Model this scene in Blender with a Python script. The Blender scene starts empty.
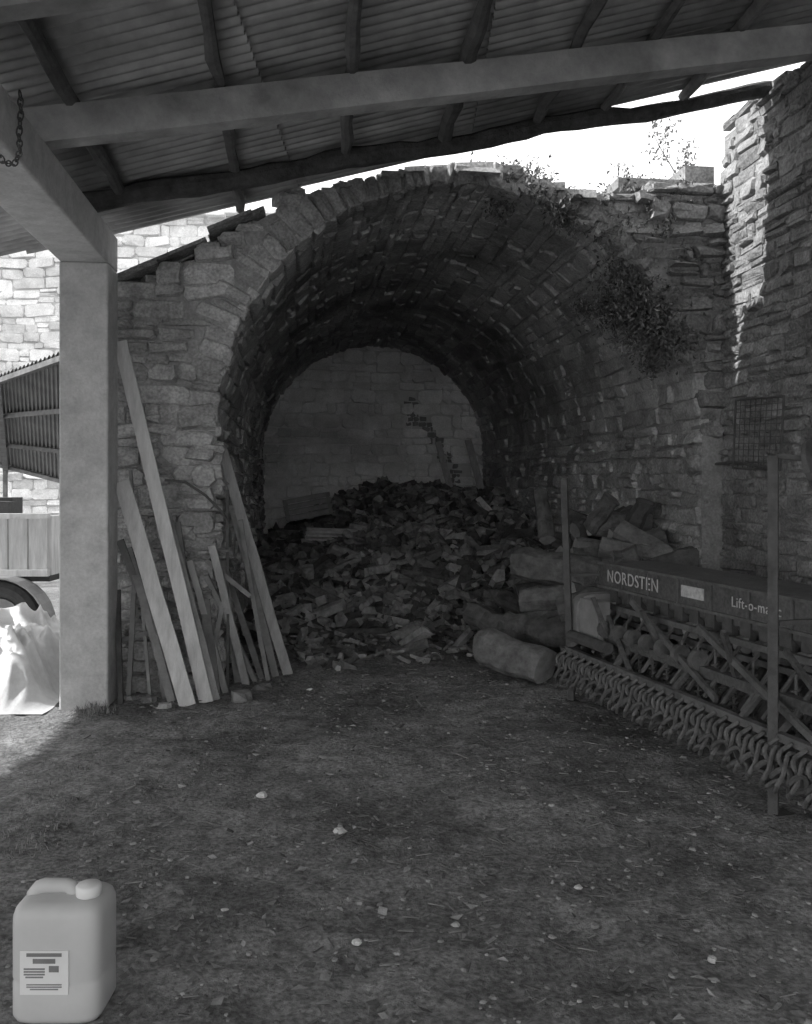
import bpy, math, random
from mathutils import Vector, Matrix, noise
rnd = random.Random(7)
F=900.0; CX=406.0; HY=480.0; CH=1.4
def P(px,py,Y): return Vector(((px-CX)/F*Y, Y, CH+(HY-py)/F*Y))
def G(px,py,z=0.0):
    Y=(CH-z)*F/(py-HY); return Vector(((px-CX)/F*Y,Y,z))
# ---------- materials ----------
def mk(name, lo, hi, scale=6, bump=.3, bscale=40, rough=.9, attr=0.0, metal=0.0, patch=0.0, stretch=None, pscale=.9, speck=0.0):
    m=bpy.data.materials.new(name); m.use_nodes=True
    nt=m.node_tree; N=nt.nodes; L=nt.links; b=N['Principled BSDF']
    tc=N.new('ShaderNodeTexCoord'); src=tc.outputs['Object']
    if stretch:
        mp=N.new('ShaderNodeMapping'); mp.inputs['Scale'].default_value=stretch; L.new(src,mp.inputs['Vector']); src=mp.outputs['Vector']
    n=N.new('ShaderNodeTexNoise'); n.inputs['Scale'].default_value=scale; n.inputs['Detail'].default_value=9; n.inputs['Roughness'].default_value=.68
    L.new(src,n.inputs['Vector'])
    r=N.new('ShaderNodeValToRGB'); r.color_ramp.elements[0].position=.32; r.color_ramp.elements[1].position=.68
    r.color_ramp.elements[0].color=(lo,lo,lo,1); r.color_ramp.elements[1].color=(hi,hi,hi,1)
    L.new(n.outputs['Fac'],r.inputs['Fac']); col=r.outputs['Color']
    def mul(c,f):
        x=N.new('ShaderNodeMix'); x.data_type='RGBA'; x.blend_type='MULTIPLY'; x.inputs[0].default_value=1
        L.new(c,x.inputs[6]); L.new(f,x.inputs[7]); return x.outputs[2]
    if attr>0:
        a=N.new('ShaderNodeAttribute'); a.attribute_name='rnd'
        mr=N.new('ShaderNodeMapRange'); mr.inputs['To Min'].default_value=1-attr; mr.inputs['To Max'].default_value=1+attr
        L.new(a.outputs['Fac'],mr.inputs['Value']); col=mul(col,mr.outputs['Result'])
    def noisemul(sc,amt,det,col,lo_=.35,hi_=.65):
        n2=N.new('ShaderNodeTexNoise'); n2.inputs['Scale'].default_value=sc; n2.inputs['Detail'].default_value=det
        L.new(tc.outputs['Object'],n2.inputs['Vector'])
        mr=N.new('ShaderNodeMapRange'); mr.inputs['From Min'].default_value=lo_; mr.inputs['From Max'].default_value=hi_
        mr.inputs['To Min'].default_value=1-amt; mr.inputs['To Max'].default_value=1+amt*.6
        L.new(n2.outputs['Fac'],mr.inputs['Value']); return mul(col,mr.outputs['Result'])
    if patch>0: col=noisemul(pscale,patch,4,col)
    if speck>0: col=noisemul(55,speck,3,col)
    L.new(col,b.inputs['Base Color']); b.inputs['Roughness'].default_value=rough; b.inputs['Metallic'].default_value=metal
    if 'Specular IOR Level' in b.inputs: b.inputs['Specular IOR Level'].default_value=.25
    if bump>0:
        n3=N.new('ShaderNodeTexNoise'); n3.inputs['Scale'].default_value=bscale; n3.inputs['Detail'].default_value=8; n3.inputs['Roughness'].default_value=.7
        L.new(src,n3.inputs['Vector'])
        bp=N.new('ShaderNodeBump'); bp.inputs['Strength'].default_value=bump; bp.inputs['Distance'].default_value=.02
        L.new(n3.outputs['Fac'],bp.inputs['Height']); L.new(bp.outputs['Normal'],b.inputs['Normal'])
    return m
M_stone=mk('stone_rubble',.24,.48,8,1.0,20,attr=.22,patch=.35,speck=.3)
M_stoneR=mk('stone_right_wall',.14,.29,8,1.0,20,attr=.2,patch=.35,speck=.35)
M_vault=mk('stone_vault',.28,.52,7,1.0,20,attr=.2,patch=.45,speck=.25)
M_back=mk('stone_back_wall',.52,.74,5,.7,20,attr=.10,patch=.35,speck=.12)
M_mort=mk('mortar_dark',.20,.38,9,.9,25,patch=.3,speck=.2)
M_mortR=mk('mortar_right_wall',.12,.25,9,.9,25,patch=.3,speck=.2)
M_mortB=mk('mortar_light',.45,.6,9,.4,30)
M_gap=mk('cavity_rubble',.14,.26,9,.9,25)
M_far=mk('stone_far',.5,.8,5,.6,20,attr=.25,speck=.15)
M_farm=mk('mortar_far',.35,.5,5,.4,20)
M_ground=mk('ground_dirt',.10,.31,9,1.0,45,patch=.42,pscale=1.5,speck=.45)
M_conc=mk('concrete',.38,.56,9,.35,50,patch=.18,speck=.08)
M_sheet=mk('corrugated_metal',.26,.50,3,.08,30,rough=.42,attr=.2,patch=.4,pscale=1.6,metal=.65)
M_shed=mk('shed_sheet',.08,.16,3,.1,30,rough=.7,attr=.2)
M_timber=mk('timber_weathered',.20,.38,5,.5,30,attr=.3,patch=.25,pscale=3)
M_pole=mk('pole_timber',.09,.2,8,.9,30,attr=.3)
M_log=mk('bark',.05,.15,12,1,30,attr=.4)
M_cut=mk('cut_wood',.14,.28,12,.3,40,attr=.4)
M_split=mk('split_wood',.08,.26,12,.6,40,attr=.65)
M_plankL=mk('plank_light',.38,.62,8,.3,40,stretch=(3,3,.5))
M_plankM=mk('plank_mid',.22,.38,8,.4,40,stretch=(3,3,.5))
M_plankD=mk('plank_dark',.12,.23,8,.4,40,attr=.3)
M_iron=mk('rusty_iron',.04,.09,14,.3,60,rough=.7)
M_ironL=mk('worn_steel',.05,.14,14,.3,60,rough=.6,metal=.1)
M_galv=mk('galvanised_cover',.15,.25,8,.2,40,rough=.6)
M_paint=mk('machine_paint',.05,.10,8,.1,30,rough=.5,speck=.3)
M_white=mk('white_paint',.28,.6,30,.05,30)
M_tyre=mk('tyre_rubber',.03,.05,20,.3,60)
M_leaf=mk('leaf',.06,.16,10,.1,30,attr=.5)
M_grass=mk('grass',.12,.22,10,.1,30,attr=.5)
M_plast=mk('white_plastic',.42,.50,3,.06,15,rough=.45)
M_cap=mk('cap_plastic',.66,.74,6,.05,20,rough=.4)
M_label=mk('paper_label',.60,.7,6,.03,20)
M_ink=mk('label_ink',.12,.2,6,.0,20)
M_sack=mk('plastic_sheet',.45,.7,5,.3,14,rough=.6)
M_debris=mk('debris',.09,.27,10,.4,40,attr=.6)

# ---------- builder ----------
class B:
    def __init__(s): s.v=[];s.f=[];s.r=[];s.m=[]
    def add(s,vs,fs,r=None,mi=0):
        o=len(s.v); s.v+= [tuple(x) for x in vs]
        if r is None: r=rnd.random()
        for f in fs:
            s.f.append(tuple(i+o for i in f)); s.r.append(r); s.m.append(mi)
    def make(s,name,mats,smooth=False,parent=None):
        me=bpy.data.meshes.new(name); me.from_pydata(s.v,[],s.f)
        for m in mats: me.materials.append(m)
        me.polygons.foreach_set('material_index',s.m)
        a=me.attributes.new('rnd','FLOAT','FACE'); a.data.foreach_set('value',s.r)
        if smooth: me.polygons.foreach_set('use_smooth',[True]*len(s.f))
        me.update()
        o=bpy.data.objects.new(name,me); bpy.context.scene.collection.objects.link(o)
        if parent: o.parent=parent
        return o
    def box(s,c,ax,ay,az,mi=0,r=None):
        c=Vector(c);vs=[]
        for k in(-1,1):
            for j in(-1,1):
                for i in(-1,1): vs.append(c+ax*i+ay*j+az*k)
        s.add(vs,[(0,2,3,1),(4,5,7,6),(0,1,5,4),(2,6,7,3),(0,4,6,2),(1,3,7,5)],r,mi)
    def bar(s,a,b,w,t,side=None,mi=0,r=None,seg=1,jit=0.0):
        a=Vector(a);b=Vector(b);d=(b-a).normalized()
        if side is None: side=Vector((1,0,0)) if abs(d.x)<.8 else Vector((0,1,0))
        sx=(side-d*side.dot(d)).normalized(); sy=d.cross(sx)
        vs=[];fs=[]
        for i in range(seg+1):
            p=a.lerp(b,i/seg)+sx*rnd.uniform(-jit,jit)+sy*rnd.uniform(-jit,jit)
            for (x,y) in((-1,-1),(1,-1),(1,1),(-1,1)): vs.append(p+sx*x*w/2+sy*y*t/2)
        for i in range(seg):
            for k in range(4):
                k2=(k+1)%4; fs.append((i*4+k,i*4+k2,i*4+4+k2,i*4+4+k))
        fs.append((3,2,1,0)); e=seg*4; fs.append((e,e+1,e+2,e+3))
        s.add(vs,fs,r,mi)
    def tube(s,pts,rad,n=8,mi=0,r=None,capmi=None,jit=0.0,closed=False):
        pts=[Vector(p) for p in pts]; k=len(pts)
        if not hasattr(rad,'__len__'): rad=[rad]*k
        if r is None: r=rnd.random()
        d0=(pts[1]-pts[0]).normalized(); ref=Vector((0,0,1)) if abs(d0.z)<.9 else Vector((1,0,0))
        sx=(ref-d0*ref.dot(d0)).normalized(); vs=[]
        jj=[1+rnd.uniform(-jit,jit) for _ in range(n)]
        for i in range(k):
            if closed: d=(pts[(i+1)%k]-pts[i-1]).normalized()
            else: d=(pts[min(i+1,k-1)]-pts[max(i-1,0)]).normalized()
            sx=(sx-d*sx.dot(d)).normalized(); sy=d.cross(sx)
            for q in range(n):
                an=2*math.pi*q/n; rr=rad[i]*jj[q]*(1+rnd.uniform(-jit,jit)*.3)
                vs.append(pts[i]+sx*math.cos(an)*rr+sy*math.sin(an)*rr)
        fs=[]
        for i in range(k if closed else k-1):
            i2=(i+1)%k
            for q in range(n):
                q2=(q+1)%n; fs.append((i*n+q,i*n+q2,i2*n+q2,i2*n+q))
        s.add(vs,fs,r,mi)
        if not closed:
            o=len(s.v)-k*n; cm=mi if capmi is None else capmi
            s.f.append(tuple(o+q for q in range(n-1,-1,-1))); s.r.append(r); s.m.append(cm)
            s.f.append(tuple(o+(k-1)*n+q for q in range(n))); s.r.append(r); s.m.append(cm)
    def block(s,fm,a0,a1,b0,b1,d,inset=.012,base=-.05,mi=0,r=None,j=.008):
        J=lambda k=1.0: rnd.uniform(-j,j)*k
        w=a1-a0; h=b1-b0; ca=(a0+a1)/2; cb=(b0+b1)/2
        cut=lambda: rnd.uniform(.05,.38)
        t0=rnd.uniform(-.16,.16)*h; t1=rnd.uniform(-.16,.16)*h
        c=min(w,h)
        out=[(a0+cut()*c,b0+t0),(a1-cut()*c,b0+t1),(a1,b0+cut()*c+t1),(a1,b1-cut()*c+t1*.6),(a1-cut()*c,b1+t1*.6),(a0+cut()*c,b1+t0*.6),(a0,b1-cut()*c+t0*.6),(a0,b0+cut()*c+t0)]
        out=[(a+J(.9),b+J(.9)) for a,b in out]
        ta=rnd.uniform(-.5,.5)*d; tb=rnd.uniform(-.5,.5)*d
        vs=[fm(a,b,base) for a,b in out]+[fm(a,b,d*.4) for a,b in out]
        for a,b in out:
            k=1-inset*rnd.uniform(1,3.5)/c if c>0 else .8
            k=max(k,.55); x=ca+(a-ca)*(1-(1-k)*c/max(w,.01)); y=cb+(b-cb)*k
            vs.append(fm(x,y,d+ta*(a-ca)/w*2+tb*(b-cb)/h*2+J(.8)))
        vs.append(fm(ca+rnd.uniform(-.25,.25)*w,cb+rnd.uniform(-.2,.2)*h,d+rnd.uniform(.0,.35)*d+J(.5)))
        fs=[]
        for k in range(8):
            k2=(k+1)%8; fs.append((k,k2,8+k2,8+k)); fs.append((8+k,8+k2,16+k2,16+k)); fs.append((16+k,16+k2,24))
        s.add(vs,fs,r,mi)
    def stones(s,fm,a0,a1,b0,b1,ch,bw,depth,mask=None,gap=.008,mi=0,j=.008,wav=.05,inset=.008,mif=None):
        b=b0
        while b<b1:
            h=ch*rnd.uniform(.6,1.45); a=a0-rnd.uniform(0,bw)
            while a<a1:
                w=bw*rnd.uniform(.35,1.8)
                x0=max(a,a0); x1=min(a+w,a1)
                if x1-x0>.04:
                    c=(x0+x1)/2
                    off=wav*noise.noise(Vector((c*.9,b*.7,3.1)))
                    if mask is None or mask(c,b+h/2):
                        m_=mi if mif is None else mif(c,b+h/2)
                        if h>.10 and w<.3 and rnd.random()<.35:
                            hm=h*rnd.uniform(.35,.6)
                            s.block(fm,x0+gap/2,x1-gap/2,b+gap/2+off,b+hm-gap/2+off,rnd.uniform(.005,depth),mi=m_,j=j,inset=inset)
                            s.block(fm,x0+gap/2,x1-gap/2,b+hm+gap/2+off,b+h-gap/2+off,rnd.uniform(.005,depth),mi=m_,j=j,inset=inset)
                        else:
                            s.block(fm,x0+gap/2,x1-gap/2,b+gap/2+off,b+h-gap/2+off,rnd.uniform(.005,depth),mi=m_,j=j,inset=inset)
                a+=w
            b+=h
# ---------- frame of the vault ----------
nn=math.hypot(1,.12)
U=Vector((1/nn,.12/nn,0)); V=Vector((-.12/nn,1/nn,0)); O=Vector((-1.27,6.0,0)); Z=Vector((0,0,1))
def loc(u,v,z): return O+U*u+V*v+Z*z
W=3.4;R=1.7;SP=1.75;LV=7.6
# ---------- ground ----------
def rng(a,b,s):
    o=[];x=a
    while x<b: o.append(x); x+=s
    return o
def gh(x,y):
    p=Vector((x,y,0)); f=1 if (-3.2<x<3.2 and .5<y<9.5) else 0
    return f*(.02*noise.noise(p*1.2)+.014*noise.noise(p*5)+.010*noise.noise(p*15))
xs=[-40,-20,-12,-8,-6,-5,-4]+rng(-3.2,3.2,.03)+[3.2,4,6,10,25,40]
ys=[-30,-12,-5,-2,0,.5]+rng(1.0,9.5,.03)+[9.5,11,14,20,40]
b=B(); vs=[(x,y,gh(x,y)) for y in ys for x in xs]; nx=len(xs)
b.add(vs,[(j*nx+i,j*nx+i+1,(j+1)*nx+i+1,(j+1)*nx+i) for j in range(len(ys)-1) for i in range(nx-1)])
b.make('ground',[M_ground],smooth=True)
# ---------- vault ----------
tu=[-.70,-.66,-.22,.16,.48,.89,1.43,1.75,2.06,2.42,2.85,2.87,3.60,4.2]
tz=[2.62,2.66,2.84,3.10,3.28,3.42,3.56,3.59,3.56,3.42,3.38,3.48,3.50,3.5]
def top(u):
    for i in range(len(tu)-1):
        if u<=tu[i+1]:
            t=(u-tu[i])/(tu[i+1]-tu[i]); return tz[i]+max(0,t)*(tz[i+1]-tz[i])
    return tz[-1]
SL=SP+math.pi*R+SP
def arch(s):
    if s<SP: return 0,s,1,0
    if s<SP+math.pi*R:
        p=(s-SP)/R; return R-R*math.cos(p),SP+R*math.sin(p),math.cos(p),-math.sin(p)
    return W,SP-(s-SP-math.pi*R),-1,0
def fint(a,b_,d):
    u,z,nu,nz=arch(min(max(b_,0),SL)); return loc(u+nu*d,a,z+nz*d)
b=B()
NS=90; inner=[];outer=[]
for i in range(NS+1):
    s=SL*i/NS; u,z,nu,nz=arch(s); inner.append((u+nu*.0,z+nz*.0))
    du,dz=-nu,-nz; x,y=u,z
    while x>-.66 and x<4.15 and y<top(x)-.04: x+=du*.01; y+=dz*.01
    outer.append((x,y))
vs=[]
for v in (.0,LV+.02):
    for (u,z) in inner: vs.append(loc(u,v,z))
    for (u,z) in outer: vs.append(loc(u,v,z))
n1=NS+1; fs=[]
for i in range(NS):
    A=0;C=n1;D=2*n1;E=3*n1
    fs+= [(A+i,A+i+1,C+i+1,C+i),(D+i,E+i,E+i+1,D+i+1),(A+i,D+i,D+i+1,A+i+1),(C+i,C+i+1,E+i+1,E+i)]
b.add(vs,fs,.5,1)
b.stones(fint,0,LV,0.0,SP,.12,.27,.05,mi=0)
b.stones(fint,-.01,LV,SP,SP+math.pi*R,.12,.30,.032,mi=2,inset=.008,wav=.03)
b.stones(fint,0,LV,SP+math.pi*R,SL,.10,.22,.05,mi=0)
def ff(a,b_,d): return loc(a,-d,b_)
RT=.24
def mface(u,z):
    if z>top(u): return False
    if z<SP: return u<-.02
    dd=math.hypot(u-R,z-SP)
    return dd>R+(RT if u<R else .08)-.02
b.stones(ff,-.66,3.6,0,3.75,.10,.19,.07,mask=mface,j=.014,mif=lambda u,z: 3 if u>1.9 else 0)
z=0
while z<SP:
    h=rnd.uniform(.09,.17); b.block(ff,-.02-rnd.uniform(.12,.3),.0,z,z+h-.01,rnd.uniform(.03,.07),mi=0,j=.01); z+=h
def fr(a,b_,d):
    p=b_/R; return loc(R-a*math.cos(p),-d,SP+a*math.sin(p))
s=0
while s<math.pi*R:
    w=rnd.uniform(.05,.12); p=(s+w/2)/R
    rt=RT*rnd.uniform(.7,1.2); right=s>math.pi*R*.55
    if right: rt*=rnd.uniform(.3,.6)
    lim=R
    while lim<R+rt:
        if SP+lim*math.sin(p)>top(R-lim*math.cos(p))+.0: break
        lim+=.01
    rt=max(.09,lim-R)+rnd.uniform(-.01,.015)
    if not((right and rnd.random()<.35) or rnd.random()<.05):
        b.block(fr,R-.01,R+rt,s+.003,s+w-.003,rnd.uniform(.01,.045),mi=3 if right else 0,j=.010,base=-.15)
    s+=w
b.stones(lambda a,z_,d: loc(-.66-d,a,z_),0,LV,0,2.6,.14,.3,.05,mi=0)
for i in range(260):
    u=rnd.uniform(-.6,3.5); v=rnd.uniform(0,.8); sc=rnd.uniform(.03,.07)
    ang=rnd.uniform(-.5,.5); ax=(U*math.cos(ang)+V*math.sin(ang)+Z*rnd.uniform(-.15,.15))*sc*rnd.uniform(1,2.0); ay=(V*math.cos(ang)-U*math.sin(ang))*sc*1.2
    b.box(loc(u,v,top(u)-.02),ax,ay,Z*sc*.4,0)
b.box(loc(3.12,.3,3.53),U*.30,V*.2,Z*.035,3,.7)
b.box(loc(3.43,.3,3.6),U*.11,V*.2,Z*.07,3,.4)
b.make('stone_barrel_vault',[M_stone,M_mort,M_vault,M_stoneR])
# back wall
b=B()
crack=[(2.28,2.62),(2.30,2.30),(2.52,2.26),(2.54,2.05),(2.70,2.02),(2.72,1.80),(2.95,1.7),(2.95,1.3)]
def dseg(u,z):
    m=9
    for (x0,y0),(x1,y1) in zip(crack,crack[1:]):
        L2=(x1-x0)**2+(y1-y0)**2; t=max(0,min(1,((u-x0)*(x1-x0)+(z-y0)*(y1-y0))/L2)); m=min(m,math.hypot(u-x0-t*(x1-x0),z-y0-t*(y1-y0)))
    return m
def mback(u,z): return (z<SP or math.hypot(u-R,z-SP)<R+.08) and dseg(u,z)>.075
def mback2(u,z): return dseg(u,z)<=.085
b.stones(lambda a,z_,d: loc(a,LV-d,z_),0,W,0,3.5,.16,.26,.022,mask=mback,mi=0,gap=.006,inset=.005,wav=.03)
b.stones(lambda a,z_,d: loc(a,LV-d*.4,z_),1.9,3.2,1.2,2.7,.07,.08,.03,mask=mback2,mi=2,gap=.01,wav=0)
b.box(loc(R,LV+.2,1.72),U*1.78,V*.16,Z*1.74,1,.5)
b.make('wall_back',[M_back,M_mortB,M_gap])
# right wall
b=B(); UR=3.56
def topr(a): return 3.92+.06*noise.noise(Vector((a*1.3,0,0)))-(.2 if a<.1 else 0)
b.box(loc(UR+.30,-4.27,1.92),U*.3,V*4.25,Z*1.92,1,.5)
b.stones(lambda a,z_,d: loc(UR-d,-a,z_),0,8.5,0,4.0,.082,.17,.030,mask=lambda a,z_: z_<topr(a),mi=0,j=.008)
b.stones(lambda a,z_,d: loc(UR+a,-.05+d,z_),0,.5,3.5,3.85,.11,.25,.055,mi=0)
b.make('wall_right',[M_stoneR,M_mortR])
b=B()
for i in range(40):
    u=rnd.uniform(-.62,.35); v=rnd.uniform(-.02,.8)
    sl=.45; ax=(U*1+Z*sl).normalized()*rnd.uniform(.1,.2); ay=V*rnd.uniform(.08,.16)
    b.box(loc(u,v,top(u)+.02+rnd.uniform(0,.05)),ax,ay,ax.cross(ay).normalized()*.011,0)
b.make('slate_slabs',[M_stoneR])
# ---------- concrete frame ----------
def conc(name,u0,u1,v0,v1,z0,z1):
    bb=B(); OO=Vector((-1.82,5.5,0))
    c=OO+U*((u0+u1)/2)+V*((v0+v1)/2)+Z*((z0+z1)/2)
    bb.box(c,U*(u1-u0)/2,V*(v1-v0)/2,Z*(z1-z0)/2)
    o=bb.make(name,[M_conc]); md=o.modifiers.new('bev','BEVEL'); md.width=.012; md.segments=2; return o
conc('concrete_pillar',-.29,0,0,.3,-.02,2.73)
conc('concrete_pillar',-.29,0,-6.6,-6.3,-.02,2.73)
conc('concrete_beam',-.29,.0,-6.6,.3,2.73,2.955)
# ---------- roof ----------
def zs(X,Y): return 3.21+.205*(X+1.65)-.015*(Y-4.2)
def roofhit(px,py,dz):
    a=(px-CX)/F; bb=(HY-py)/F
    Y=(3.21-dz+.401-1.4)/(bb-.205*a+.015); return Vector((a*Y,Y,1.4+bb*Y))
b=B()
per=.08
segs=[(-5.75,-4.2,-4),(-4.42,-2.5,-4),(-2.62,-.72,-4),(-.86,.55,-4),(.42,2.75,-1)]  # outer left sheets are unseen, added to set the shadow edge on the ground
NW=int(7.5/per)
for si,(x0,x1,ext) in enumerate(segs):
    off=.030*(si%2)
    bands=list(range(ext,NW,9))+[NW]  # far edge made longer to block sun through the gap at the arch
    for w0,w1 in zip(bands,bands[1:]):
        k0=w0*8;k1=w1*8
        vs=[];fs=[]; q=rnd.random()
        for k in range(k0,k1+1):
            d=k/8*per
            hh=.020*math.sin(2*math.pi*k/8)
            for j in range(5):
                X=x0+(x1-x0)*j/4
                Y=5.78-.07*X-d
                vs.append((X,Y,zs(X,Y)+hh+off))
        m=k1-k0+1
        for k in range(m-1):
            for j in range(4): fs.append((k*5+j,k*5+j+1,(k+1)*5+j+1,(k+1)*5+j))
        b.add(vs,fs,q,0)
b.make('corrugated_roof',[M_sheet],smooth=True)
b=B()
poles=[((25,20),(120,190),.035),((205,5),(240,203),.032),((355,0),(345,155),.036),((485,0),(443,138),.04),((600,0),(535,122),.034),((680,0),(603,112),.032),((765,0),(690,88),.036)]
for (p0,p1,r) in poles:
    a=roofhit(*p0,.05); c=roofhit(*p1,.05); d=(a-c)/(a-c).length
    end=c-d*.12
    pts=[]; LEN=6.6
    for i in range(33):
        q=end+d*(LEN*i/32); q.z=zs(q.x,q.y)-.018-r+rnd.uniform(-.006,.004)
        pts.append(q+Vector((rnd.uniform(-.012,.012),0,0)))
    b.tube(pts,[r*rnd.uniform(.78,1.15) for _ in pts],9,0,jit=.15)
def rafter(x0,y0,x1,y1,w,h,mi=0,dz=.085):
    a=Vector((x0,y0,zs(x0,y0)-dz-h/2)); c=Vector((x1,y1,zs(x1,y1)-dz-h/2))
    b.bar(a,c,w,h,side=Vector((0,1,0)),mi=mi,seg=14,jit=.003)
rafter(-1.95,4.14,2.5,5.05,.10,.165,1)
rafter(-1.75,3.10,2.7,3.62,.10,.165,1)
rafter(-1.65,1.3,2.85,1.5,.10,.165,1)
rafter(-1.5,-.7,3.0,-.6,.10,.165,1)
for y in (-.9,2.9):
    b.bar((-5.5,y,0),(-5.5,y,zs(-5.5,y)-.14),.12,.12,mi=1); b.bar((-5.7,y,zs(-5.7,y)-.09),(-1.7,y,zs(-1.7,y)-.09),.09,.12,side=Vector((0,1,0)),mi=1)
a=Vector((-1.93,5.36,3.04)); c=Vector((2.42,5.80,3.04+.205*4.3))
pts=[];rr=[]
for i in range(40):
    q=a.lerp(c,i/39)+Vector((0,0,.012*math.sin(i*.55)+rnd.uniform(-.007,.007))); pts.append(q); rr.append(.066-.018*i/39+rnd.uniform(-.007,.007))
b.tube(pts,rr,12,2,jit=.12,capmi=1)
b.make('roof_timbers',[M_pole,M_timber,M_log])
# chain
b=B()
cps=[P(20,92,3.72),P(21,112,3.66),P(19,135,3.6),P(20,152,3.6),P(14,165,3.6),P(3,162,3.6),P(-6,145,3.6),P(-10,110,3.6)]
L_=[]
for i in range(len(cps)-1):
    for k in range(3): L_.append(cps[i].lerp(cps[i+1],k/3))
for i in range(len(L_)-1):
    c=(L_[i]+L_[i+1])/2; d=(L_[i+1]-L_[i]).normalized(); side=Vector((1,0,0)) if i%2 else Vector((0,1,0))
    side=(side-d*side.dot(d)).normalized(); ln=(L_[i+1]-L_[i]).length*.72
    b.tube([c+d*ln*math.cos(q*math.pi/5)+side*.011*math.sin(q*math.pi/5) for q in range(10)],.0035,6,0,closed=True)
b.make('hanging_chain',[M_iron],smooth=True)
# ---------- leaning planks ----------
b=B()
def plank(t,ty,bo,w,th,mi):
    top_=P(t[0],t[1],ty); bot=G(*bo)
    b.bar(top_,bot,w,th,side=Vector((1,.1,0)),mi=mi,seg=4,jit=.004)
plank((120,342),5.80,(207,702),.085,.03,0)
plank((122,482),5.78,(188,706),.10,.03,0)
plank((163,515),5.80,(212,701),.11,.025,1)
plank((128,548),5.82,(172,701),.05,.03,1)
plank((146,575),5.80,(166,698),.04,.03,1)
plank((222,450),6.15,(288,674),.07,.03,3)
plank((232,505),6.25,(276,676),.05,.03,1)
plank((212,545),5.85,(246,684),.05,.03,3)
plank((210,520),6.05,(262,678),.04,.025,1)
plank((178,522),5.84,(200,696),.035,.03,1)
plank((118,590),5.80,(121,704),.03,.03,2)
plank((228,490),5.90,(228,688),.018,.018,2)
plank((130,470),5.82,(150,697),.02,.02,1)
plank((205,600),5.88,(215,694),.06,.02,1)
plank((120,540),5.80,(182,697),.045,.03,1)
plank((152,600),5.75,(178,699),.06,.02,1)
plank((222,560),6.0,(238,682),.05,.02,1)
plank((136,560),5.83,(128,700),.03,.02,1)
plank((190,560),5.84,(226,692),.04,.03,3)
plank((206,575),5.9,(256,682),.03,.03,1)
plank((240,520),6.2,(268,680),.03,.02,1)
plank((224,600),5.98,(206,690),.03,.02,1)
b.bar(P(122,640,5.8),P(165,628,5.8),.03,.02,side=Z,mi=1)
b.bar(P(206,560,5.92),P(250,596,5.98),.03,.02,side=Z,mi=1)
b.tube([P(165,480,5.8),P(185,482,5.78),P(205,495,5.8),P(222,512,5.85),P(228,522,5.88)],.009,7,2)
b.make('leaning_planks',[M_plankL,M_plankD,M_iron,M_plankM])
b=B()
def rock(c,s,mi=0):
    vs=[];fs=[]; n1_,n2_=6,4
    for j in range(1,n2_):
        for i in range(n1_):
            th=math.pi*j/n2_; ph=2*math.pi*i/n1_
            d=Vector((math.sin(th)*math.cos(ph),math.sin(th)*math.sin(ph),math.cos(th)*.6))
            vs.append(Vector(c)+d*s*rnd.uniform(.7,1.2))
    vs.append(Vector(c)+Z*s*.5); vs.append(Vector(c)-Z*s*.5)
    T=len(vs)-2
    for j in range(n2_-2):
        for i in range(n1_):
            i2=(i+1)%n1_; fs.append((j*n1_+i,j*n1_+i2,(j+1)*n1_+i2,(j+1)*n1_+i))
    for i in range(n1_):
        i2=(i+1)%n1_; fs.append((T,i2,i)); fs.append((T+1,(n2_-2)*n1_+i,(n2_-2)*n1_+i2))
    b.add(vs,fs,None,mi)
for i in range(3200):
    Y=1.7+7.2*rnd.random()**1.3; X=rnd.uniform(-1.7,2.0)*(.35+Y/7)
    if X<-1.6 and Y<5.3: continue
    s=rnd.choice([.004,.005,.007,.009,.012])*rnd.uniform(.7,1.3)
    if rnd.random()<.015: s*=2.3
    rock((X,Y,gh(X,Y)+s*.02),s)
for i in range(1500):
    Y=1.9+7*rnd.random()**1.1; X=rnd.uniform(-1.7,2.0)*(.35+Y/7)
    an=rnd.uniform(0,math.pi); l=rnd.uniform(.006,.03)*(1+.5*(Y>4.5)); d=Vector((math.cos(an),math.sin(an),rnd.uniform(-.1,.15)))
    c=Vector((X,Y,gh(X,Y)+.003)); b.bar(c-d*l,c+d*l,rnd.uniform(.003,.012),.003,r=rnd.random()*.6)
for i in range(1800):
    Y=2.0+6.5*rnd.random(); X=rnd.uniform(-1.6,1.9)*(.35+Y/7)
    if X<-1.6 and Y<5.3: continue
    an=rnd.uniform(0,6.28); s=rnd.uniform(.008,.028); d=Vector((math.cos(an),math.sin(an),0))*s; e=Vector((-d.y,d.x,0))*rnd.uniform(.3,.7)
    c=Vector((X,Y,gh(X,Y)+.006)); k=lambda: Z*rnd.uniform(-.003,.008)
    b.add([c-d+k(),c+e+k(),c+d+k(),c-e+k()],[(0,1,2,3)],rnd.random(),0)
for (px,py,s) in [(262,796,.028),(437,656,.05),(340,832,.026),(357,943,.016),(578,888,.016),(225,912,.018),(470,655,.03),(310,690,.02),(712,960,.015),(380,618,.08),(410,626,.06),(690,640,.04)]:
    rock(G(px,py)+Z*s*.1,s,1)
for (px,py,s) in [(242,700,.09),(262,690,.07),(300,655,.07),(320,648,.06),(150,702,.06),(165,708,.05),(130,700,.05),(285,668,.05)]:
    rock(G(px,py)+Z*s*.2,s,0)
b.make('ground_debris',[M_debris,M_back])
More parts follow.
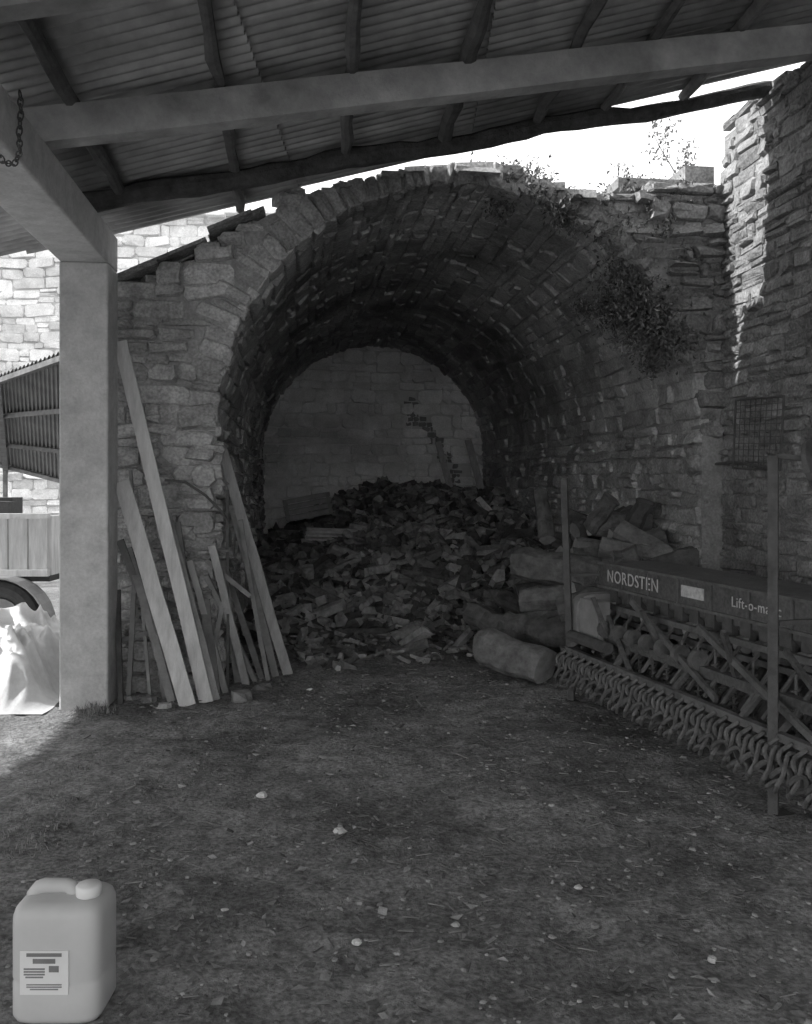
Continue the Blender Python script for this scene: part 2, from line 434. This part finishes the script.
# ---------- firewood heap ----------
def interp(x,a,c):
    if x<=a[0]: return c[0]
    for i in range(len(a)-1):
        if x<=a[i+1]: return c[i]+(x-a[i])/(a[i+1]-a[i])*(c[i+1]-c[i])
    return c[-1]
def heap(u,v):
    m=interp(u,[0,.5,1.1,1.7,2.6,3.4],[.5,.65,1.05,1.27,1.22,1.15])
    v0=interp(u,[0,1.2,2.0,3.4],[1.4,2.0,1.8,1.0]); t=min(1,max(0,(v-v0)/(6.4-v0)))
    t=t*(1.6-.6*t)
    return m*t+ (.05*noise.noise(Vector((u*2.2,v*2.2,0))) if t>0.05 else 0)
b=B()
gu=[.02+(W-.04)*i/30 for i in range(31)]; gv=[1+6.5*i/50 for i in range(51)]
vs=[loc(u,v,heap(u,v)-.07+.03*noise.noise(Vector((u*3,v*3,0)))) for v in gv for u in gu]
b.add(vs,[(j*31+i,j*31+i+1,(j+1)*31+i+1,(j+1)*31+i) for j in range(50) for i in range(30)],.1,0)
def split(c,l,w,mi=0):
    an=rnd.uniform(0,2*math.pi); el=rnd.gauss(0,.35)
    d=Vector((math.cos(an)*math.cos(el),math.sin(an)*math.cos(el),math.sin(el)))
    ref=Vector((rnd.gauss(0,1),rnd.gauss(0,1),rnd.gauss(0,1))); sx=(ref-d*ref.dot(d)).normalized(); sy=d.cross(sx)
    k=rnd.choice([3,4,5,6]); prof=[]
    for q in range(k):
        a_=2*math.pi*q/k+rnd.uniform(-.3,.3); prof.append((math.cos(a_)*w*rnd.uniform(.7,1.1),math.sin(a_)*w*rnd.uniform(.6,1)))
    vs=[]
    for e in(-1,1):
        for (x,y) in prof: vs.append(Vector(c)+d*(e*l/2+rnd.uniform(-.1,.1)*l)+sx*x*(1+e*.12)+sy*y)
    r=rnd.random()**1.8
    b.add(vs,[(q,(q+1)%k,k+(q+1)%k,k+q) for q in range(k)],r,mi)
    b.add(vs,[tuple(range(k-1,-1,-1)),tuple(range(k,2*k))],r,1 if rnd.random()<.3 else mi)
for i in range(3000):
    u=rnd.uniform(.08,3.3); v=rnd.uniform(1.0,7.3); h=heap(u,v)
    if h<.02 and rnd.random()<.75: continue
    s=rnd.choice([.5,.7,.9,1.15,1.5])*rnd.uniform(.85,1.15)
    l=.23*s; u=min(max(u,.2),3.2); v=min(v,7.35)
    split(loc(u,v,h+rnd.uniform(-.03,.05)),l,.044*s*rnd.uniform(.7,1.25))
for i in range(220):
    u=rnd.uniform(.15,1.0); v=rnd.uniform(.5,2.8)
    split(loc(u,v,.03),.14,.03)
for i in range(130):
    u=rnd.uniform(1.0,2.7); v=rnd.uniform(.7,2.4)
    split(loc(u,v,.02),.11,.02)
b.make('firewood_heap',[M_split,M_cut])
# ---------- logs ----------
b=B()
def log(a,c,r,n=12,seg=7):
    a=Vector(a);c=Vector(c); pts=[a.lerp(c,i/seg)+Vector((rnd.uniform(-1,1),rnd.uniform(-1,1),rnd.uniform(-1,1)))*r*.10 for i in range(seg+1)]
    b.tube(pts,[r*rnd.uniform(.88,1.1) for _ in pts],n,0,capmi=1,jit=.12)
log(P(482,645,6.45),P(548,668,6.1),.13,14)
log(P(470,612,7.1),P(530,640,6.75),.10)
log(P(520,600,6.8),P(590,596,6.7),.10)
log(P(515,562,6.9),P(600,574,6.6),.115,14)
log(P(505,625,6.8),P(560,640,6.5),.11)
log(P(545,640,6.5),P(610,625,6.4),.12)
log(P(560,585,6.8),P(640,560,6.6),.10)
log(P(600,548,6.8),P(672,560,6.6),.085)
log(P(590,530,7.1),P(612,498,7.0),.075)
log(P(625,540,7.0),P(645,500,6.9),.075)
log(P(620,530,6.9),P(688,572,6.5),.08)
log(P(640,575,6.6),P(700,560,6.5),.11)
log(P(540,492,7.6),P(548,540,7.3),.06)
log(P(560,612,6.5),P(630,600,6.3),.12)
log(P(575,530,7.2),P(625,515,7.4),.07)
for i in range(90):
    X=rnd.uniform(1.05,1.9); Y=rnd.uniform(6.55,8.6)
    ht=min(1.08,.25+(X-.9)*1.15)*interp(Y,[6.4,6.9,8.6],[.75,1,.95]); z=rnd.uniform(.08,max(.1,ht))
    an=rnd.gauss(0,.8); l=rnd.uniform(.13,.28); d=Vector((math.cos(an),math.sin(an)*.8,rnd.gauss(0,.3)))
    if X+l>1.95: X=1.95-l
    log(Vector((X,Y,z))-d*l,Vector((X,Y,z))+d*l,rnd.uniform(.045,.10),9,4)
b.make('log_pile',[M_log,M_cut])
# ---------- crate + things on the heap ----------
b=B()
c=P(308,507,11.4); ax=Vector((.97,.1,.18)).normalized(); ay=Vector((-.1,.98,0)).normalized(); az=ax.cross(ay).normalized()
for k in range(4): b.box(c+az*(-.10+.07*k),ax*.29,ay*.012,az*.028,0,.9)
for k in range(4): b.box(c+ay*.3+az*(-.10+.07*k),ax*.29,ay*.012,az*.028,0,.4)
for k in range(4):
    for sx in(-1,1): b.box(c+ay*.15+ax*.29*sx+az*(-.10+.07*k),ax*.012,ay*.15,az*.028,0,.4)
b.box(c+ay*.15-az*.13,ax*.29,ay*.15,az*.01,0,.4)
for sx in(-1,1):
    for sy in(0,.3): b.box(c+ax*.27*sx+ay*sy,ax*.02,ay*.02,az*.13,0,.3)
b.make('wooden_crate',[M_plankD])
b=B(); c=P(325,545,10.6)
for k in range(5): b.bar(c+Vector((-.25+.02*k,-.1*k,.05*k)),c+Vector((.2+.05*k,.15-.1*k,-.03+.05*k)),.09,.02,side=Vector((0,1,.4)))
b.bar(P(330,548,10.4),P(345,556,10.3),.08,.02); b.bar(P(478,498,11.2),P(498,520,11.0),.07,.02)
b.make('loose_boards',[M_plankL])
b=B()
b.bar(P(438,442,13.35),P(452,495,13.1),.09,.04); b.bar(P(468,440,13.35),P(482,492,13.1),.10,.04)
b.make('old_posts',[M_plankM])
# ---------- vegetation ----------
pts=[]
def clump(c,r,n,sq=(1,1,1)):
    for _ in range(n):
        v=Vector((rnd.gauss(0,.45)*sq[0],rnd.gauss(0,.45)*sq[1],rnd.gauss(0,.45)*sq[2])); pts.append(Vector(c)+v*r)
def onarch(deg,v,d=.04):
    s=SP+math.radians(180-deg)*R; return fint(v,s,d)
for deg,v,r,n in [(44,.15,.20,600),(36,.2,.26,1300),(38,.7,.24,900),(29,.4,.24,1200),(33,.05,.22,900),(24,.2,.18,600),(19,.6,.10,140),(42,1.2,.12,160),(80,.25,.12,260),(23,-.02,.14,350)]:
    clump(onarch(deg,v),r,n)
for i in range(90):
    u=rnd.uniform(2.0,3.4); clump(loc(u,rnd.uniform(-.04,.15),top(u)-rnd.uniform(-.02,.55)*max(.2,(u-1.7)/1.7)),.07,36)
for i in range(40):
    u=rnd.uniform(1.75,2.95); clump(loc(u,rnd.uniform(.2,.8),top(u)+.05),.10,50,(1.2,1,1.0))
for i in range(60):
    u=rnd.gauss(2.35,.28); clump(loc(u,rnd.uniform(.5,1.3),top(u)+rnd.uniform(.1,.40)*max(.2,1-abs(u-2.3)*1.3)),.09,32,(1.2,1,1.4))
b=B()
for c in pts:
    if (c-O).dot(U)>3.46: continue
    d=Vector((rnd.gauss(0,1),rnd.gauss(0,1),rnd.gauss(-.8,1))).normalized()
    ref=Vector((rnd.gauss(0,1),rnd.gauss(0,1),rnd.gauss(0,1))); sx=(ref-d*ref.dot(d)).normalized(); s=.036*rnd.uniform(.5,1.5); nz=d.cross(sx)*s*.2
    b.add([c,c+d*s*.5+sx*s*.22+nz,c+d*s,c+d*s*.5-sx*s*.22+nz],[(0,1,2,3)])
b.make('ivy',[M_leaf])
b=B(); base=loc(3.8,1.5,3.45); tips=[]
def branch(p,d,l,r,lev):
    pts_=[p]; q=p; dd=d.copy()
    for i in range(4):
        dd=(dd+Vector((rnd.gauss(0,.12),rnd.gauss(0,.12),.05))).normalized(); q=q+dd*l/4; pts_.append(q)
    b.tube(pts_,[r*(1-.15*i) for i in range(5)],5,0)
    if lev==0:
        for x in pts_[1:]: tips.append(x)
        return
    for i in range(4):
        nd=(dd+Vector((rnd.gauss(0,.55),rnd.gauss(0,.55),rnd.gauss(.1,.3)))).normalized(); branch(pts_[1+i],nd,l*.55,r*.5,lev-1)
branch(base,Vector((0,0,1)),.7,.014,2)
branch(base+U*.25,Vector((.2,0,1)).normalized(),.55,.010,2)
for t_ in tips:
    for _ in range(9):
        c=t_+Vector((rnd.gauss(0,.04),rnd.gauss(0,.04),rnd.gauss(0,.04))); d=Vector((rnd.gauss(0,1),rnd.gauss(0,1),rnd.gauss(0,1))).normalized()*.045; e=d.orthogonal()*.3
        b.add([c,c+d*.5+e,c+d,c+d*.5-e],[(0,1,2,3)],None,1)
b.make('sapling',[M_log,M_leaf])
b=B()
def blade(x,y,h):
    an=rnd.uniform(0,6.28); w=.003; l=Vector((math.cos(an),math.sin(an),0))*h*rnd.uniform(.1,.8); s_=Vector((-math.sin(an),math.cos(an),0))*w
    c=Vector((x,y,-.005)); b.add([c-s_,c+s_,c+s_*.7+l*.4+Z*h*.6,c-s_*.7+l*.4+Z*h*.6,c+l+Z*h],[(0,1,2,3),(3,2,4)])
for i in range(200): blade(rnd.gauss(-1.85,.06),rnd.gauss(5.40,.04),rnd.uniform(.02,.08))
for i in range(400): 
    Y=rnd.uniform(3.3,4.6); blade(-1.75+.12*(5.5-Y)+rnd.gauss(0,.10),Y,rnd.uniform(.01,.035))
b.make('grass_tufts',[M_grass])
# ---------- jerry can ----------
b=B(); jc=Vector((-.905,2.395,0))
def rrect(hw,hd,z,n=40,e=5.0,cx=0,cy=0):
    o=[]
    for i in range(n):
        t_=2*math.pi*i/n; c_,s_=math.cos(t_),math.sin(t_)
        o.append(jc+Vector((cx+math.copysign(abs(c_)**(2/e),c_)*hw,cy+math.copysign(abs(s_)**(2/e),s_)*hd,z)))
    return o
prof=[(.095,.075,.0),(.110,.087,.006),(.1175,.092,.02),(.1175,.092,.10),(.115,.0895,.108),(.1175,.092,.116),(.1175,.092,.25),(.1165,.091,.272),(.111,.086,.289),(.099,.074,.300),(.083,.058,.305)]
vs=[]
for h in prof: vs+=rrect(*h)
n=40; fs=[]
for i in range(len(prof)-1):
    for q in range(n): fs.append((i*n+q,i*n+(q+1)%n,(i+1)*n+(q+1)%n,(i+1)*n+q))
fs.append(tuple(range(n-1,-1,-1))); fs.append(tuple((len(prof)-1)*n+q for q in range(n)))
b.add(vs,fs,.5,0)
hp=[]
for i in range(13):
    t_=i/12; hp.append(jc+Vector((-.088+.12*t_,0.0,.293+.028*min(1,math.sin(math.pi*t_)*1.8))))
b.tube(hp,[.019]*13,12,0,.5)
b.tube([jc+Vector((.068,-.02,.290)),jc+Vector((.068,-.02,.313))],.026,20,0,.5)
b.tube([jc+Vector((.068,-.02,z_)) for z_ in(.306,.309,.331,.335)],[.030,.033,.033,.029],24,1,.5)
can=b.make('jerry_can',[M_plast,M_cap],smooth=True)
b=B(); fy=-.0935
b.box(jc+Vector((-.02,fy,.085+.055)),Vector((.062,0,0)),Vector((0,.0012,0)),Z*.056,0,.5)
for (x,z_,w,h) in [(-.03,.186,.05,.0045),(-.03,.170,.032,.006),(-.055,.15,.03,.002),(-.055,.143,.03,.002),(-.055,.136,.03,.002),(-.055,.129,.025,.002),(-.005,.15,.014,.008),(-.03,.11,.05,.0015),(-.03,.104,.05,.0015),(-.03,.098,.04,.0015)]:
    b.box(jc+Vector((x+.01,fy-.0018,z_)),Vector((w*.9,0,0)),Vector((0,.0006,0)),Z*h,1,.5)
b.make('label',[M_label,M_ink],parent=can)
# ---------- seed drill ----------
D=Vector((.268,-.963,0)).normalized(); Nn=Vector((.963,.268,0)).normalized(); A=Vector((1.02,5.7,0))
def S(l,n_,z): return A+D*l+Nn*n_+Z*z
b=B(); PA,ST,IR,TY,WH,GA=0,1,2,3,4,5
def prism(l0,l1,prof_,mi):
    k=len(prof_); vs=[S(l,a_,z_) for l in(l0,l1) for a_,z_ in prof_]
    b.add(vs,[(q,(q+1)%k,k+(q+1)%k,k+q) for q in range(k)]+[tuple(range(k)),tuple(range(2*k-1,k-1,-1))],.5,mi)
prism(.08,2.6,[(.26,.87),(.66,.87),(.66,.76),(.56,.52),(.42,.52),(.26,.68)],PA)
prism(.06,2.62,[(.24,.87),(.45,.885),(.68,.87),(.68,.86),(.24,.86)],PA)
prism(.05,2.62,[(.20,.74),(.235,.74),(.235,.875),(.20,.875)],PA)
prism(.05,2.62,[(.185,.87),(.25,.87),(.25,.883),(.185,.883)],ST)
prism(.05,2.62,[(.185,.725),(.24,.725),(.24,.74),(.185,.74)],ST)
for q in range(8): b.bar(S(.35+.3*q,.193,.74),S(.35+.3*q,.193,.87),.012,.01,side=D,mi=ST)
for z_,n_,w in[(.45,.12,.05),(.36,.55,.06),(.62,.2,.03),(.52,.3,.03)]:
    b.bar(S(.05,n_,z_),S(2.6,n_,z_),w,w,mi=PA if z_<.5 else ST,side=Nn)
b.bar(S(0,.0,.33),S(2.6,.0,.33),.035,.035,mi=ST,side=Nn)
b.bar(S(0,-.05,.26),S(2.6,-.05,.26),.025,.025,mi=ST,side=Nn)
for i in range(17):
    l=.14+i*.145
    pts_=[];rr=[]
    path=[S(l,.50,.54),S(l,.47,.45),S(l,.40,.34),S(l,.33,.24),S(l,.31,.17)]
    for q in range(4):
        for k in range(4): pts_.append(path[q].lerp(path[q+1],k/4)); rr.append(.024 if k%2 else .018)
    b.tube(pts_,rr,8,IR)
    b.bar(S(l+.02,.60,.36),S(l+.02,.26,.12),.015,.04,side=D,mi=ST)
    b.tube([S(l+.035,.27,.13),S(l+.045,.27,.13)],.12,18,ST)
    b.bar(S(l,.32,.2),S(l,.24,.03),.02,.06,side=D,mi=IR)
    b.tube([S(l-.03,.24,.60),S(l+.03,.24,.60)],.04,14,GA if i%3==0 else ST)
    b.tube([S(l-.035,.24,.60),S(l-.03,.24,.60)],.02,10,IR)
    b.box(S(l,.27,.66),D*.04,Nn*.02,Z*.05,IR,.5)
    cs=[S(l+.05,.15,.28)+ D*.018*math.cos(q*1.05)+Nn*.018*math.sin(q*1.05)+Z*(q*.0045) for q in range(50)]
    b.tube(cs,.005,5,ST); b.tube([S(l+.05,.15,.2),S(l+.05,.15,.56)],.007,6,ST)
    b.bar(S(l-.04,.05,.35),S(l+.03,.2,.60),.018,.012,side=D,mi=ST if i%2 else IR)
for i in range(30):
    l=.03+i*.087
    pts_=[S(l,-.02,.33)]
    for q in range(14):
        t_=q/13*2*math.pi*1.1; pts_.append(S(l+.004*q-.02,-.05-.03*math.sin(t_),.30-.03*(1-math.cos(t_))))
    pts_+= [S(l+.02,-.08,.21),S(l+.01,-.10,.17),S(l-.03,-.08,.13)]
    b.tube(pts_,.010,6,ST)
wav=[S(.0+.0145*q,-.08+.02*math.sin(q*.9),.215+.022*math.sin(q*.9+1)) for q in range(178)]
b.tube(wav,.012,6,IR)
wav=[S(.0+.0145*q,-.06+.02*math.sin(q*.7),.155+.02*math.sin(q*.7+1)) for q in range(178)]
b.tube(wav,.012,6,ST)
for (l0,n0,z0,l1,n1_,z1,w) in [(.55,.14,.70,1.5,.05,.36,.03),(.2,.15,.62,.75,.02,.34,.025),(1.25,.12,.66,2.2,.02,.36,.03),(.9,.14,.46,.9,.0,.70,.03),(1.55,.14,.42,1.6,.02,.70,.03),(.35,.12,.42,.35,.0,.70,.03),(1.9,.12,.66,2.5,.02,.34,.025),(.1,.1,.45,.0,.0,.33,.03),(2.3,.12,.45,2.3,.0,.33,.03),(1.2,.12,.45,1.2,.0,.33,.03),(.6,.12,.45,.6,.0,.33,.03),(1.75,.12,.45,1.75,.0,.33,.03)]:
    b.bar(S(l0,n0,z0),S(l1,n1_,z1),w,.02,mi=ST if rnd.random()<.6 else PA,side=D if abs(l1-l0)<.1 else Z)
hs=[]
for q in range(24):
    a_=2*math.pi*q/24; c_,s_=math.cos(a_),math.sin(a_)
    hs.append((.24+.20*math.copysign(abs(c_)**.5,c_),.53+.15*math.copysign(abs(s_)**.5,s_)))
prism(-.03,.06,hs,GA)
prism(.06,.30,[(.06,.40),(.14,.40),(.14,.66),(.06,.66)],GA)
b.tube([S(-.05,.2,.54),S(.09,.2,.54)],.05,16,IR)
b.tube([S(.02,.02,.42),S(.5,.02,.42)],.035,12,IR)
for q in range(7): b.tube([S(.3+.16*q,.1,.50),S(.34+.16*q,.1,.50)],.05,14,ST)
def wheel(l,n_,r):
    ring=[S(l,n_,r)+Nn*(r-.06)*math.cos(2*math.pi*q/36)+Z*(r-.06)*math.sin(2*math.pi*q/36) for q in range(36)]
    b.tube(ring,.062,12,TY,closed=True)
    for q in range(36):
        a_=2*math.pi*q/36; e=Nn*math.cos(a_)+Z*math.sin(a_); c=S(l,n_,r)+e*(r-.012)
        b.bar(c-D*.05,c+D*.05,.02,.025,side=e,mi=TY)
    b.tube([S(l-.02,n_,r),S(l+.02,n_,r)],r-.11,24,ST); b.tube([S(l-.05,n_,r),S(l+.05,n_,r)],.05,14,IR)
wheel(-.06,.38,.30); wheel(2.02,.60,.31)
b.bar(S(-.06,.38,.30),S(2.02,.60,.31),.04,.04,mi=IR)
b.bar(S(0,.03,-.01),S(0,-.02,1.41),.04,.025,side=D+Nn,mi=IR)
b.bar(S(0,.0,.0),S(.0,.07,.0),.08,.01,mi=IR)
b.bar(S(2.0,-.02,-.01),S(2.0,-.02,1.50),.04,.03,side=D+Nn,mi=IR)
b.bar(S(2.0,-.03,.0),S(2.0,.06,.0),.08,.012,mi=IR)
b.bar(S(0,-.04,.33),S(0,.1,.33),.03,.02,mi=IR); b.bar(S(2.0,.0,.33),S(2.0,.2,.5),.03,.02,mi=IR); b.bar(S(2.0,.0,.8),S(2.0,.22,.8),.03,.02,mi=IR);b.bar(S(0,.0,.8),S(.05,.22,.8),.03,.02,mi=IR)
b.bar(S(2.0,.0,1.5),S(2.25,.25,1.46),.03,.02,mi=IR); b.bar(S(2.25,.25,1.46),S(2.3,.3,.9),.03,.03,mi=IR)
b.tube([S(2.10,.10,1.46),S(2.12,.11,1.465),S(2.13,.115,1.47)],[.11,.11,.05],20,IR)
b.box(S(1.08,.197,.81),D*.10,Nn*.003,Z*.03,WH,.5); b.box(S(2.45,.197,.81),D*.08,Nn*.003,Z*.04,WH,.5)
drill=b.make('seed_drill',[M_paint,M_ironL,M_iron,M_tyre,M_white,M_galv])
def text(s_,l,z_,size,nm):
    cu=bpy.data.curves.new(nm+'_c','FONT'); cu.body=s_; cu.size=size; cu.extrude=.001; cu.space_character=1.1
    ob=bpy.data.objects.new(nm+'_t',cu); bpy.context.scene.collection.objects.link(ob)
    bpy.context.view_layer.update(); dg=bpy.context.evaluated_depsgraph_get()
    me=bpy.data.meshes.new_from_object(ob.evaluated_get(dg)); bpy.data.objects.remove(ob)
    me.materials.clear(); me.materials.append(M_white)
    o=bpy.data.objects.new(nm,me); bpy.context.scene.collection.objects.link(o)
    m=Matrix.Identity(4)
    for i,ax in enumerate((D,Z,-Nn)):
        for j in range(3): m[j][i]=ax[j]
    p=S(l,.190,z_); m[0][3],m[1][3],m[2][3]=p
    o.matrix_world=m; o.parent=drill
text('NORDSTEN',.17,.772,.105,'lettering_name'); text('Lift-o-matic',1.42,.785,.07,'lettering_model')
# ---------- wire grille on right wall ----------
b=B()
def WR(px,py,off=.09):
    a=(px-CX)/F
    o=loc(UR-off,0,0); v=(o.x-a*o.y)/(a*V.y-V.x); q=o+V*v; return Vector((q.x,q.y,CH+(HY-py)/F*q.y))
c1,c2,c3,c4=WR(736,400,.11),WR(784,396,.11),WR(780,470,.11),WR(733,468,.11)
for p,q in((c1,c2),(c2,c3),(c3,c4),(c4,c1)): b.tube([p,q],.008,6,0)
for i in range(1,9): b.tube([c1.lerp(c2,i/9),c4.lerp(c3,i/9)],.003,5,0)
for i in range(1,11): b.tube([c1.lerp(c4,i/11),c2.lerp(c3,i/11)],.003,5,0)
b.tube([WR(716,464,.08),WR(733,462,.1),WR(780,470,.12)],.010,6,0)
b.make('wire_grille',[M_iron])
# ---------- left yard ----------
b=B()
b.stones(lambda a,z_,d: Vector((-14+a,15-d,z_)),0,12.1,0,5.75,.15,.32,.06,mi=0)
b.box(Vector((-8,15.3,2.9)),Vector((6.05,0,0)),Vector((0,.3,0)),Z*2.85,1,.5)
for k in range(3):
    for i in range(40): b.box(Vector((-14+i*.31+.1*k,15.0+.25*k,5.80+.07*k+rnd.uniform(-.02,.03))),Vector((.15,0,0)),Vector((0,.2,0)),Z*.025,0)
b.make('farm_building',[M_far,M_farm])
b=B()
q00,q10,q01,q11=P(-90,409,11.7),P(76,346,7.9),P(-90,440,14.4),P(76,484,12)
def Q(s_,t_): return q00.lerp(q10,s_).lerp(q01.lerp(q11,s_),t_)
NQ=300
vs=[]
for q in range(NQ+1):
    hh=.012*math.sin(q*2*math.pi/6)*Z
    vs+= [Q(q/NQ,0)+hh,Q(q/NQ,1)+hh]
b.add(vs,[(2*q,2*q+2,2*q+3,2*q+1) for q in range(NQ)],.3,0)
for t_ in (.01,.33,.66,.97): b.bar(Q(0,t_)-Z*.05,Q(1,t_)-Z*.05,.05,.06,side=Z,mi=1)
for s_ in (.2,.62,.98): b.bar(Q(s_,0)-Z*.10,Q(s_,1)-Z*.10,.05,.07,side=Z,mi=1)
for (s_,t_) in ((.02,.95),(.97,.95),(.02,.05),(.97,.02)):
    q=Q(s_,t_); b.bar((q.x,q.y,0),(q.x,q.y,q.z-.08),.06,.06,mi=1)
q=Q(.62,.95); b.bar((q.x,q.y,0),(q.x,q.y,q.z-.08),.05,.05,mi=1)
b.make('lean_to_shed',[M_shed,M_pole])
b=B(); ty=7.0
for i in range(10): b.box(Vector((-4.25+i*.155,ty,.89)),Vector((.07,0,0)),Vector((0,.015,0)),Z*.23,0)
b.box(Vector((-3.55,ty-.02,1.12)),Vector((.78,0,0)),Vector((0,.03,0)),Z*.02,0); b.box(Vector((-3.55,ty-.02,.68)),Vector((.78,0,0)),Vector((0,.03,0)),Z*.025,0)
b.box(Vector((-3.55,ty+.7,.89)),Vector((.78,0,0)),Vector((0,.015,0)),Z*.23,0)
for sx in(-4.33,-2.77): b.box(Vector((sx,ty+.35,.89)),Vector((.015,0,0)),Vector((0,.35,0)),Z*.23,0)
b.box(Vector((-3.55,ty+.35,.64)),Vector((.78,0,0)),Vector((0,.35,0)),Z*.03,1)
for wx in(-3.1,-4.0):
    ring=[Vector((wx+.25*math.cos(q*math.pi/16),ty-.12,.32+.25*math.sin(q*math.pi/16))) for q in range(32)]
    b.tube(ring,.07,10,1,closed=True); b.tube([(wx,ty-.16,.32),(wx,ty-.06,.32)],.18,20,2)
    arc=[Vector((wx+.38*math.cos(q*math.pi/14),ty-.12,.30+.36*math.sin(q*math.pi/14))) for q in range(15)]
    for q in range(14): b.bar(arc[q],arc[q+1],.2,.012,side=Vector((0,1,0)),mi=2)
b.bar((-4.3,ty+.1,1.2),(-3.1,ty+.1,1.17),.14,.12,mi=1); b.box(Vector((-3.25,ty+.25,1.19)),Vector((.12,0,0)),Vector((0,.1,0)),Z*.07,1)
b.make('farm_trailer',[M_plankL,M_tyre,M_galv])
b=B(); x0,x1,y0,y1=-3.7,-2.18,5.35,6.75; NX_,NY_=110,110; vs=[]
for j in range(NY_+1):
    for i in range(NX_+1):
        s_=i/NX_;t_=j/NY_; x=x0+(x1-x0)*s_; y=y0+(y1-y0)*t_
        e=min(1,5*min(s_,1-s_))*min(1,5*min(t_,1-t_)); e=e*e*(3-2*e)
        p=Vector((x,y,0)); wv=noise.noise(p*1.7)*.9
        rid=lambda q,k: 1-abs(noise.noise(q*k))*2.2
        q=Vector((x*1.0+y*.9+wv,(y-x)*.35,0))
        h=.30+.16*noise.noise(p*2.3+Vector((3,1,0)))+.13*rid(q,3.6)+.07*rid(q+Vector((5,2,0)),8)+.02*noise.noise(p*16)
        vs.append((x+.05*noise.noise(p*3),y+.05*noise.noise(p*3+Vector((9,0,0))),max(.008,e*h*(.6+.5*t_)+.008)))
m_=NX_+1
b.add(vs,[(j*m_+i,j*m_+i+1,(j+1)*m_+i+1,(j+1)*m_+i) for j in range(NY_) for i in range(NX_)],.5,0)
b.make('plastic_sheeting',[M_sack],smooth=True)
# ---------- light ----------
sun=bpy.data.lights.new('sun','SUN'); sun.energy=8.5; sun.angle=.01
so=bpy.data.objects.new('sun',sun); bpy.context.scene.collection.objects.link(so)
so.rotation_euler=Vector((1.6,.05,-1)).to_track_quat('-Z','Y').to_euler()
w=bpy.data.worlds.new('world'); bpy.context.scene.world=w; w.use_nodes=True
bg=w.node_tree.nodes['Background']; bg.inputs[0].default_value=(.95,.95,.95,1); bg.inputs[1].default_value=2.1
cam=bpy.data.cameras.new('camera'); co=bpy.data.objects.new('camera',cam); bpy.context.scene.collection.objects.link(co)
co.location=(0,0,CH); co.rotation_euler=(math.pi/2,0,0)
cam.sensor_fit='HORIZONTAL'; cam.sensor_width=36; cam.lens=36*F/812; cam.shift_y=-32/812
bpy.context.scene.camera=co
bpy.context.scene.view_settings.view_transform='Standard'
bpy.context.scene.view_settings.gamma=1.15
